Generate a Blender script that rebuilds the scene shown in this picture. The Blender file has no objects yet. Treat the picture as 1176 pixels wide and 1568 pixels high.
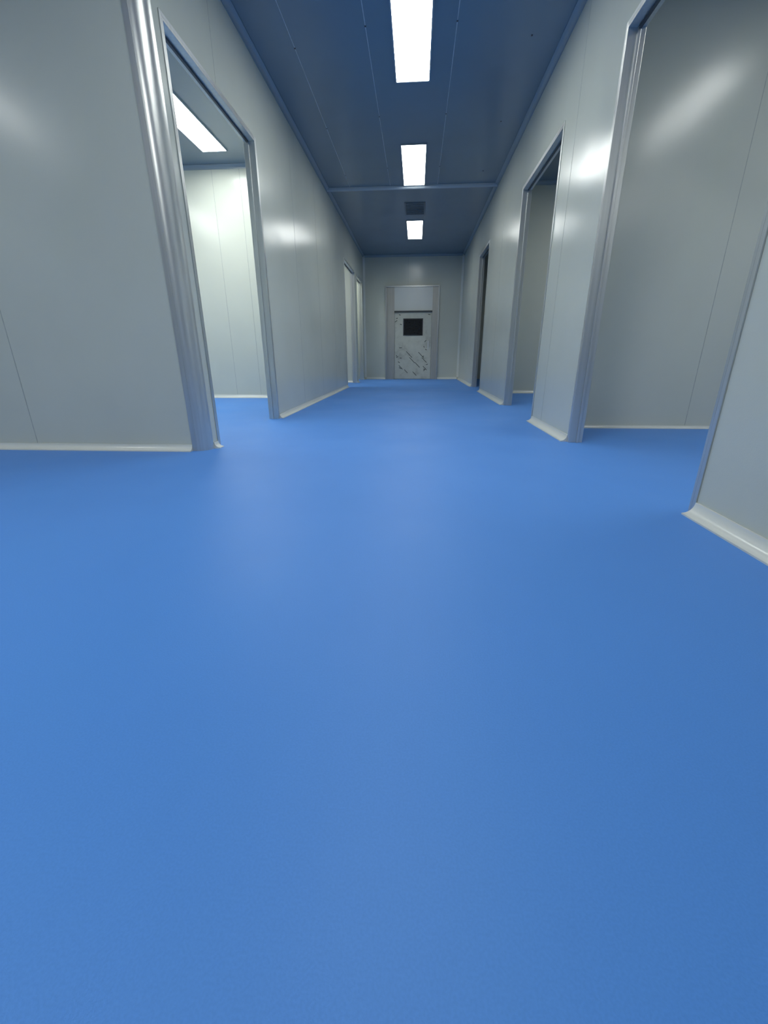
import bpy, math, random
from mathutils import Matrix, Vector
random.seed(4)
S=0.92          # survey units -> metres
T=0.085         # wall panel thickness (survey units)
XL,XR=-1.387,1.1175
H=2.926; HD=2.275
YE=12.045; YN=2.754; YB=-3.2
XOL,XOR=-5.0,5.0

# ------------------------------------------------------------------ materials
def newmat(name):
    m=bpy.data.materials.new(name); m.use_nodes=True
    nt=m.node_tree; b=nt.nodes['Principled BSDF']
    return m,nt,b
def coords(nt,scale=(1,1,1)):
    tc=nt.nodes.new('ShaderNodeTexCoord'); mp=nt.nodes.new('ShaderNodeMapping')
    mp.inputs['Scale'].default_value=scale
    nt.links.new(tc.outputs['Object'],mp.inputs['Vector']); return mp
def noise(nt,vec,scale,detail=2,rough=0.5):
    n=nt.nodes.new('ShaderNodeTexNoise'); n.inputs['Scale'].default_value=scale
    n.inputs['Detail'].default_value=detail; n.inputs['Roughness'].default_value=rough
    nt.links.new(vec.outputs[0],n.inputs['Vector']); return n
def ramp(nt,src,stops):
    r=nt.nodes.new('ShaderNodeValToRGB'); e=r.color_ramp.elements
    e[0].position=stops[0][0]; e[0].color=stops[0][1]
    e[1].position=stops[1][0]; e[1].color=stops[1][1]
    for p,c in stops[2:]:
        k=e.new(p); k.color=c
    nt.links.new(src,r.inputs[0]); return r
def bump(nt,src,strength,dist,prev=None):
    b=nt.nodes.new('ShaderNodeBump'); b.inputs['Strength'].default_value=strength
    b.inputs['Distance'].default_value=dist; nt.links.new(src,b.inputs['Height'])
    if prev: nt.links.new(prev.outputs[0],b.inputs['Normal'])
    return b
def panelmat(name,col,rough,wav=0.010,spec=0.5,peel=0.0006):
    m,nt,b=newmat(name)
    mp=coords(nt); n1=noise(nt,mp,1.3,3)
    c0=tuple(x*0.96 for x in col)+(1,); c1=tuple(min(1,x*1.03) for x in col)+(1,)
    r=ramp(nt,n1.outputs['Fac'],[(0.3,c0),(0.7,c1)])
    nt.links.new(r.outputs[0],b.inputs['Base Color'])
    n2=noise(nt,mp,2.2,1); b1=bump(nt,n2.outputs['Fac'],0.35,wav)
    n3=noise(nt,mp,180,2); b2=bump(nt,n3.outputs['Fac'],0.35,peel,b1)
    nt.links.new(b2.outputs[0],b.inputs['Normal'])
    b.inputs['Roughness'].default_value=rough
    b.inputs['Specular IOR Level'].default_value=spec
    return m
M_wall=panelmat('coated_steel_panel',(0.555,0.585,0.522),0.21,spec=0.34)
M_ceil=panelmat('ceiling_panel',(0.17,0.23,0.285),0.22)  # blue floor bounce and dimness put into the panel colour
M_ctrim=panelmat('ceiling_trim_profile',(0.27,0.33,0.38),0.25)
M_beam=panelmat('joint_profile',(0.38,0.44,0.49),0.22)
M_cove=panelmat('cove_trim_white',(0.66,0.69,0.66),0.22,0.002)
def flat(name,col,rough,metal=0.0,nscale=40,var=0.1,bs=0.1,stretch=(1,1,1)):
    m,nt,b=newmat(name); mp=coords(nt,stretch); n=noise(nt,mp,nscale,3)
    r=ramp(nt,n.outputs['Fac'],[(0.3,tuple(x*(1-var) for x in col)+(1,)),(0.7,tuple(min(1,x*(1+var)) for x in col)+(1,))])
    nt.links.new(r.outputs[0],b.inputs['Base Color'])
    b.inputs['Roughness'].default_value=rough; b.inputs['Metallic'].default_value=metal
    bb=bump(nt,n.outputs['Fac'],bs,0.0005); nt.links.new(bb.outputs[0],b.inputs['Normal'])
    return m
M_alu=flat('anodised_aluminium',(0.58,0.60,0.59),0.32,0.7,60,0.06,0.1,(1,1,0.03))
M_seam=flat('silicone_seam',(0.36,0.39,0.37),0.5)
M_cseam=flat('ceiling_seam',(0.40,0.46,0.52),0.4)
M_dark=flat('dark_metal_and_shade',(0.05,0.055,0.06),0.45)
M_vent=flat('vent_grille_metal',(0.13,0.16,0.19),0.4)
M_screw=flat('screw_head',(0.06,0.06,0.07),0.4,0.5)
M_glass=flat('dark_window_glass',(0.012,0.013,0.015),0.08)
M_ink=flat('film_print',(0.07,0.075,0.07),0.5)
M_surr=flat('brushed_steel_surround',(0.40,0.40,0.37),0.3,0.3,50,0.05,0.1,(1,1,0.05))
M_sfr=flat('door_frame_steel',(0.42,0.44,0.44),0.3,0.6,50,0.05,0.1,(1,1,0.05))
M_film,nt,b=newmat('door_protective_film')
mp=coords(nt); n=noise(nt,mp,6,4,0.6)
r=ramp(nt,n.outputs['Fac'],[(0.32,(0.42,0.43,0.37,1)),(0.45,(0.52,0.535,0.465,1)),(0.7,(0.57,0.585,0.51,1))])
nt.links.new(r.outputs[0],b.inputs['Base Color']); b.inputs['Roughness'].default_value=0.3
bb=bump(nt,n.outputs['Fac'],0.2,0.004); nt.links.new(bb.outputs[0],b.inputs['Normal'])
# floor : blue PVC / epoxy
M_floor,nt,b=newmat('blue_vinyl_floor')
mp=coords(nt); n1=noise(nt,mp,0.7,4); n2=noise(nt,mp,330,2)
r=ramp(nt,n1.outputs['Fac'],[(0.3,(0.082,0.262,0.71,1)),(0.7,(0.092,0.285,0.75,1))])
mx=nt.nodes.new('ShaderNodeMix'); mx.data_type='RGBA'; mx.blend_type='MULTIPLY'
mx.inputs[0].default_value=0.5
r2=ramp(nt,n2.outputs['Fac'],[(0.35,(0.86,0.88,0.9,1)),(0.65,(1,1,1,1))])
nt.links.new(r.outputs[0],mx.inputs[6]); nt.links.new(r2.outputs[0],mx.inputs[7])
nt.links.new(mx.outputs[2],b.inputs['Base Color'])
n3=noise(nt,mp,1.6,3); rr=ramp(nt,n3.outputs['Fac'],[(0.3,(0.46,)*3+(1,)),(0.7,(0.53,)*3+(1,))])
nt.links.new(rr.outputs[0],b.inputs['Roughness'])
b.inputs['Specular IOR Level'].default_value=0.36
b.inputs['Specular Tint'].default_value=(0.75,0.9,1,1)
bb=bump(nt,n2.outputs['Fac'],0.4,0.0008); nt.links.new(bb.outputs[0],b.inputs['Normal'])
def emit(name,s,col=(0.97,1.0,0.96)):
    m,nt,b=newmat(name); b.inputs['Base Color'].default_value=(0.9,0.9,0.9,1)
    b.inputs['Emission Color'].default_value=col+(1,); b.inputs['Emission Strength'].default_value=s
    return m
LP=21.0
M_led=emit('led_diffuser',LP)
M_led_mid=emit('led_diffuser_mid',LP*.8)
M_led_far=emit('led_diffuser_far',LP*.6)
M_led_room=emit('led_diffuser_room',LP*1.6)
M_led_dim=emit('led_diffuser_dim',LP*1.1)
M_fill_low=emit('fill_diffuser_low',LP*0.3)

# ------------------------------------------------------------------ mesh builder
class B:
    def __init__(s): s.v=[];s.f=[];s.mi=[];s.mats=[]
    def m(s,mat):
        if mat not in s.mats: s.mats.append(mat)
        return s.mats.index(mat)
    def box(s,x0,x1,y0,y1,z0,z1,mat):
        x0,x1=sorted((x0,x1));y0,y1=sorted((y0,y1));z0,z1=sorted((z0,z1))
        n=len(s.v); s.v+=[(x,y,z) for z in(z0,z1) for y in(y0,y1) for x in(x0,x1)]
        q=[(0,2,3,1),(4,5,7,6),(0,1,5,4),(2,6,7,3),(0,4,6,2),(1,3,7,5)]
        s.f+=[tuple(n+i for i in t) for t in q]; s.mi+=[s.m(mat)]*6
    def extrude(s,prof,p0,p1,mat):
        n=len(s.v);k=len(prof)
        for p in(p0,p1): s.v+=[(p[0]+a,p[1]+b,p[2]+c) for a,b,c in prof]
        for i in range(k):
            j=(i+1)%k; s.f.append((n+i,n+j,n+k+j,n+k+i))
        s.f.append(tuple(n+i for i in range(k))[::-1]); s.f.append(tuple(n+k+i for i in range(k)))
        s.mi+=[s.m(mat)]*(k+2)
    def obj(s,name,parent=None,smooth=False,bevel=0):
        me=bpy.data.meshes.new(name); me.from_pydata([(x*S,y*S,z*S) for x,y,z in s.v],[],s.f)
        for m in s.mats: me.materials.append(m)
        for p,i in zip(me.polygons,s.mi): p.material_index=i
        import bmesh
        bm=bmesh.new(); bm.from_mesh(me); bmesh.ops.recalc_face_normals(bm,faces=bm.faces); bm.to_mesh(me); bm.free()
        o=bpy.data.objects.new(name,me); bpy.context.scene.collection.objects.link(o)
        if smooth:
            for p in me.polygons: p.use_smooth=True
            md=o.modifiers.new('es','EDGE_SPLIT'); md.split_angle=math.radians(40)
        if bevel:
            md=o.modifiers.new('bv','BEVEL'); md.width=bevel; md.segments=2; md.limit_method='ANGLE'
        if parent: o.parent=parent
        return o

def wall_y(name,xf,side,y0,y1,ops,seams=()):
    """wall running along Y; visible face at xf, body goes to xf+side*T. ops=[(ya,yb,h)]"""
    b=B(); xb=xf+side*T; g=0.015; cur=y0
    for ya,yb,h in ops:
        b.box(xf,xb,cur,ya-g,0,H,M_wall); b.box(xf,xb,ya-g,yb+g,h+g,H,M_wall); cur=yb+g
    b.box(xf,xb,cur,y1,0,H,M_wall)
    for ys in seams: 
        z0=0
        for ya,yb,h in ops:
            if ya-.06<ys<yb+.06: z0=h+.05
        b.box(xf-side*0.0008,xf,ys-.002,ys+.002,z0,H,M_seam)
    return b.obj(name)
def wall_x(name,yf,side,x0,x1,seams=()):
    b=B(); b.box(x0,x1,yf,yf+side*T,0,H,M_wall)
    for xs in seams: b.box(xs-.0025,xs+.0025,yf-side*.0008,yf,0,H,M_seam)
    return b.obj(name)

# ------------------------------------------------------------------ shell
b=B(); b.box(XOL-T,XOR+T,YB-T,YE+T,-.1,0,M_floor); b.obj('floor')
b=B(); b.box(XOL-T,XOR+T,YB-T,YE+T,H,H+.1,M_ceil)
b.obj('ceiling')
D_L=[(2.935,4.300,HD),(8.97,10.36,HD),(10.72,11.72,HD)]
D_R=[(1.714,3.175,2.268),(4.284,5.630,HD),(7.923,9.02,HD)]
RC=0.076
wall_y('wall_left',XL,-1,YN+RC,YE,D_L,seams=(3.6,5.45,6.6,7.75))
wall_y('wall_right',XR,1,YB,YE,D_R,seams=(0.2,3.95,6.75,10.2))
wall_x('wall_front_left',YN,1,XOL,XL-RC,seams=(-2.60,-3.75))
wall_x('wall_end',YE,1,XOL,XOR,seams=(-0.25,))
wall_x('wall_back',YB,-1,XOL,XOR,seams=(-2,-.8,.4))
wall_y('wall_outer_left',XOL,-1,YB,YE,[])
wall_y('wall_outer_right',XOR,1,YB,YE,[])
wall_x('wall_room_left',6.57,1,XOL,XL-T,seams=(-2.72,-3.9,-2.35))
wall_x('wall_room_left_far',10.48,1,XOL,XL-T)
wall_x('wall_room_right',3.86,1,XR+T,XOR,seams=(2.30,3.45))
wall_x('wall_room_right_mid',7.5,1,XR+T,XOR,seams=(2.2,3.3))

# corner column (quarter-round aluminium)
b=B(); n=14
prof=[(XL-RC,YN-.004,0)]+[(XL-RC+(RC+.004)*math.sin(math.pi/2*i/n),YN+RC-(RC+.004)*math.cos(math.pi/2*i/n),0) for i in range(1,n+1)]+[(XL-RC,YN+RC,0)]
b.extrude(prof,(0,0,0),(0,0,H),M_alu)
b.box(XL-RC-.03,XL-RC,YN-.006,YN,0,H,M_alu)
b.obj('trim_1',smooth=True)

# door frames
def frame(xf,side,ya,yb,h,name='door_frame'):
    b=B(); g=.0149; xb=xf+side*T; p=.006; w=.034
    xs=(xf-side*p, xb+side*p)
    b.box(xs[0],xs[1],ya-g,ya,0,h+g,M_alu); b.box(xs[0],xs[1],yb,yb+g,0,h+g,M_alu)
    b.box(xs[0],xs[1],ya,yb,h,h+g,M_alu)
    for x0,x1 in((xf-side*p,xf-side*.0002),(xb+side*.0002,xb+side*p)):
        b.box(x0,x1,ya-w,ya-g,0,h+w,M_alu); b.box(x0,x1,yb+g,yb+w,0,h+w,M_alu)
        b.box(x0,x1,ya-g,yb+g,h+g,h+w,M_alu)
    xm=xf+side*T*.62
    b.box(xm-.008,xm+.008,ya,ya+.012,0,h,M_alu); b.box(xm-.008,xm+.008,yb-.012,yb,0,h,M_alu)
    b.box(xm-.008,xm+.008,ya+.012,yb-.012,h-.012,h,M_dark)
    return b.obj(name,bevel=.0015)
for ya,yb,h in D_L: frame(XL,-1,ya,yb,h)
for ya,yb,h in D_R: frame(XR,1,ya,yb,h)

# ---- coves
R=.05
def cove_prof_xz(s,up=1,r=R):
    pts=[(0,0,0),(s*r,0,0),(s*r,0,up*.006)]
    for i in range(1,9):
        a=math.pi/2*i/9
        pts.append((s*(r-(r-.006)*math.sin(a)),0,up*(r-(r-.006)*math.cos(a))))
    pts+=[(s*.006,0,up*r),(0,0,up*r)]
    return pts
def run(name,segs,up=1,z=0,mat=M_cove,r=R):
    b=B()
    for kind,fixed,s,a,c in segs:
        if kind=='y': b.extrude(cove_prof_xz(s,up,r),(fixed,a,z),(fixed,c,z),mat)
        else: b.extrude([(q[1],q[0],q[2]) for q in cove_prof_xz(s,up,r)],(a,fixed,z),(c,fixed,z),mat)
    return b.obj(name,smooth=True)
e=.0008; w=.036
run('baseboard_left',[('y',XL+e,1,4.300+w,8.97-w),('y',XL+e,1,10.36+w,10.72-w),('y',XL+e,1,11.72+w,YE-e),
     ('y',XL+e,1,YN+RC+.006,2.935-w)],r=.042)
run('baseboard_right',[('y',XR-e,-1,YB+e,1.714-w),('y',XR-e,-1,3.175+w,4.284-w),('y',XR-e,-1,5.63+w,7.923-w),('y',XR-e,-1,9.02+w,YE-e)])
run('baseboard_front_left',[('x',YN-e,-1,XOL+e,XL-RC-.031)],r=.042)
run('baseboard_end',[('x',YE-e,-1,XL+R,-.83),('x',YE-e,-1,.55,XR-R)])
run('baseboard_room_left',[('x',6.57-e,-1,XOL+e,XL-T-e),('x',10.48-e,-1,XOL+e,XL-T-e)])
run('baseboard_room_right',[('x',3.86-e,-1,XR+T+e,XOR-e)],r=.025)
run('baseboard_room_right_mid',[('x',7.5-e,-1,XR+T+e,XOR-e)])
# ceiling coves
C=.045
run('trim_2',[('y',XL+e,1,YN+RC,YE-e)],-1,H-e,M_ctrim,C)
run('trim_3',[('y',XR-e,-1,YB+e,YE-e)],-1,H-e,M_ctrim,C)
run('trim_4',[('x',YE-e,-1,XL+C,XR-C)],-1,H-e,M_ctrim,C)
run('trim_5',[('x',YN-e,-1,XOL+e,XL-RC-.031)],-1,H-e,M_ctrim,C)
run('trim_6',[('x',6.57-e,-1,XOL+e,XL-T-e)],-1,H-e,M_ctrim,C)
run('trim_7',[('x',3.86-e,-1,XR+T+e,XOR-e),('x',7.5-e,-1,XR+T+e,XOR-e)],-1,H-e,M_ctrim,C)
# crossing joint profile (convex, dips from the ceiling)
b=B()
pr=[(0,-.04,0),(0,-.036,-.02),(0,-.02,-.034),(0,0,-.038),(0,.02,-.034),(0,.036,-.02),(0,.04,0)]
b.extrude(pr,(XL+.006,7.52,H-e),(XR-.006,7.52,H-e),M_beam)
b.obj('trim_8',smooth=True)
# vertical corner coves at the end wall
b=B()
for x,s in((XL+e,1),(XR-e,-1)):
    q=[(0,0,0),(s*.05,0,0)]+[(s*(.05-.045*math.sin(math.pi/2*i/8)),-(.05-.045*math.cos(math.pi/2*i/8)),0) for i in range(1,9)]+[(0,-.05,0)]
    b.extrude(q,(x,YE-e,R),(x,YE-e,H-C),M_cove)
b.obj('trim_9',smooth=True)

# ceiling joints + screws
b=B()
for xs in(-1.03,-.437,.25,.84):
    if xs!=.84: b.box(xs-.003,xs+.003,YB,7.46,H-.0012,H-.0002,M_cseam)
    for k in range(-2,6):
        y=1.3*k+.35+ (0 if xs in(-.437,.25) else .2)
        b.box(xs-.006,xs+.006,y-.006,y+.006,H-.004,H-.0002,M_screw)
b.obj('ceiling_panel_joints')

# ------------------------------------------------------------------ lights
def lamp(xc,y0,y1,mat,w=.145):
    b=B(); 
    b.box(xc-w,xc+w,y0,y1,H-.010,H-.0005,mat)
    f=.012
    for q in((xc-w-f,xc-w,y0-f,y1+f),(xc+w,xc+w+f,y0-f,y1+f),(xc-w,xc+w,y0-f,y0),(xc-w,xc+w,y1,y1+f)):
        b.box(*q,H-.014,H-.0005,M_ctrim)
    return b.obj('ceiling_light_panel')
lamp(-.086,.95,2.33,M_led)
lamp(-.086,3.57,4.947,M_led)
lamp(-.086,6.185,7.45,M_led_mid)
lamp(-.086,9.2,10.505,M_led_far)
lamp(-1.7,-1.0,.35,M_led_room)  # unseen hall panel, added to brighten the front-left wall
lamp(-4.2,.0,1.38,M_led)
lamp(-2.475,4.78,6.15,M_led_room)
lamp(-3.9,3.6,4.98,M_led_room)
lamp(-2.5,8.3,9.7,M_led_room)
lamp(-2.3,10.8,11.7,M_led_room)
lamp(2.66,1.3,2.75,M_led)
lamp(3.4,-1.6,-.2,M_led)
lamp(2.9,5.1,6.4,M_led_dim)
lamp(3.0,9.1,10.4,M_fill_low)  # unseen dim panel, added to lift the dark far right room

# vent
b=B(); x0,x1,y0,y1=-.25,.09,8.22,8.86
b.box(x0,x1,y0,y1,H-.006,H-.0005,M_vent)
for i in range(9):
    y=y0+.04+i*(y1-y0-.08)/8
    b.box(x0+.02,x1-.02,y-.012,y+.012,H-.014,H-.006,M_vent)
b.obj('ceiling_vent')

# ------------------------------------------------------------------ end door
root=bpy.data.objects.new('door_1',None); bpy.context.scene.collection.objects.link(root)
b=B(); yf=YE-.0005; fx0,fx1,fz=-.8227,.5427,2.24; dx0,dx1,dz=-.593,.3745,1.637
q=.05
b.box(fx0,fx0+.03,yf-q-.01,yf,0,fz,M_sfr); b.box(fx1-.03,fx1,yf-q-.01,yf,0,fz,M_sfr); b.box(fx0+.03,fx1-.03,yf-q-.01,yf,fz-.03,fz,M_sfr)
b.box(fx0+.03,dx0,yf-q+.02,yf,0,fz-.03,M_surr); b.box(dx1,fx1-.03,yf-q+.02,yf,0,fz-.03,M_surr)
b.box(dx0,dx1,yf-q+.015,yf,dz,fz-.03,M_cove)
b.box(dx0,dx1,yf-q-.015,yf-q+.015,dz,dz+.03,M_dark)  # dark strip stands in for the shadow along the door head
b.obj('door_surround',root)
b=B(); yd=yf-.02
b.box(dx0+.01,dx1-.01,yd,yf,0.01,dz-.005,M_film)
b.obj('door_leaf',root)
b=B(); wx0,wx1,wz0,wz1=-.345,.125,1.10,1.47
b.box(wx0-.02,wx1+.02,yd-.008,yd,wz0-.02,wz1+.02,M_dark)
b.box(wx0,wx1,yd-.012,yd-.008,wz0,wz1,M_glass)
b.obj('door_window',root)
b=B(); b.box(dx1-.10,dx1-.07,yd-.03,yd,.75,.95,M_alu); b.obj('door_handle',root)
b=B()
def stroke(x,z,l,ang,w=.0075):
    dx,dz_=math.cos(ang)*l/2,math.sin(ang)*l/2; nx,nz=-math.sin(ang)*w,math.cos(ang)*w
    b.extrude([(-dx-nx,0,-dz_-nz),(dx-nx,0,dz_-nz),(dx+nx,0,dz_+nz),(-dx+nx,0,-dz_+nz)],(x,yd-.002,z),(x,yd-.0001,z),M_ink)
for x,z,l in((-.2,.62,.22),(-.12,.48,.2),(.12,.60,.22),(.2,.48,.18),(-.42,.30,.14),(.02,.36,.18),(.22,.28,.14),(-.28,.2,.12),(-.05,.14,.14)):
    stroke(x,z,l,-math.pi/4)
for i in range(18):
    x=random.choice([random.uniform(dx0+.04,-.40),random.uniform(.17,dx1-.04)])
    z=random.uniform(.1,1.58)
    stroke(x,z,random.uniform(.04,.07),random.uniform(-1.2,1.2),.008)
b.obj('door_film_marks',root)

# ------------------------------------------------------------------ camera
cd=bpy.data.cameras.new('camera'); co=bpy.data.objects.new('camera',cd); bpy.context.scene.collection.objects.link(co)
f,yaw,pi_,ro=653.27,.0734,.3517,-.0046
w_=Vector((-math.sin(yaw)*math.cos(pi_),math.cos(yaw)*math.cos(pi_),-math.sin(pi_)))
r_=Vector((math.cos(yaw),math.sin(yaw),0)); u_=r_.cross(w_)
r2=r_*math.cos(ro)+u_*math.sin(ro); u2=-r_*math.sin(ro)+u_*math.cos(ro)
M=Matrix((r2,u2,-w_)).transposed().to_4x4(); M.translation=Vector((0,0,.6*S))
co.matrix_world=M
cd.sensor_fit='HORIZONTAL'; cd.sensor_width=36; cd.lens=f/1176*36; cd.clip_start=.02
bpy.context.scene.camera=co
wd=bpy.data.worlds.new('world'); bpy.context.scene.world=wd; wd.use_nodes=True
wd.node_tree.nodes['Background'].inputs[0].default_value=(.02,.02,.02,1)
bpy.context.scene.view_settings.view_transform='Standard'
bpy.context.scene.view_settings.exposure=0
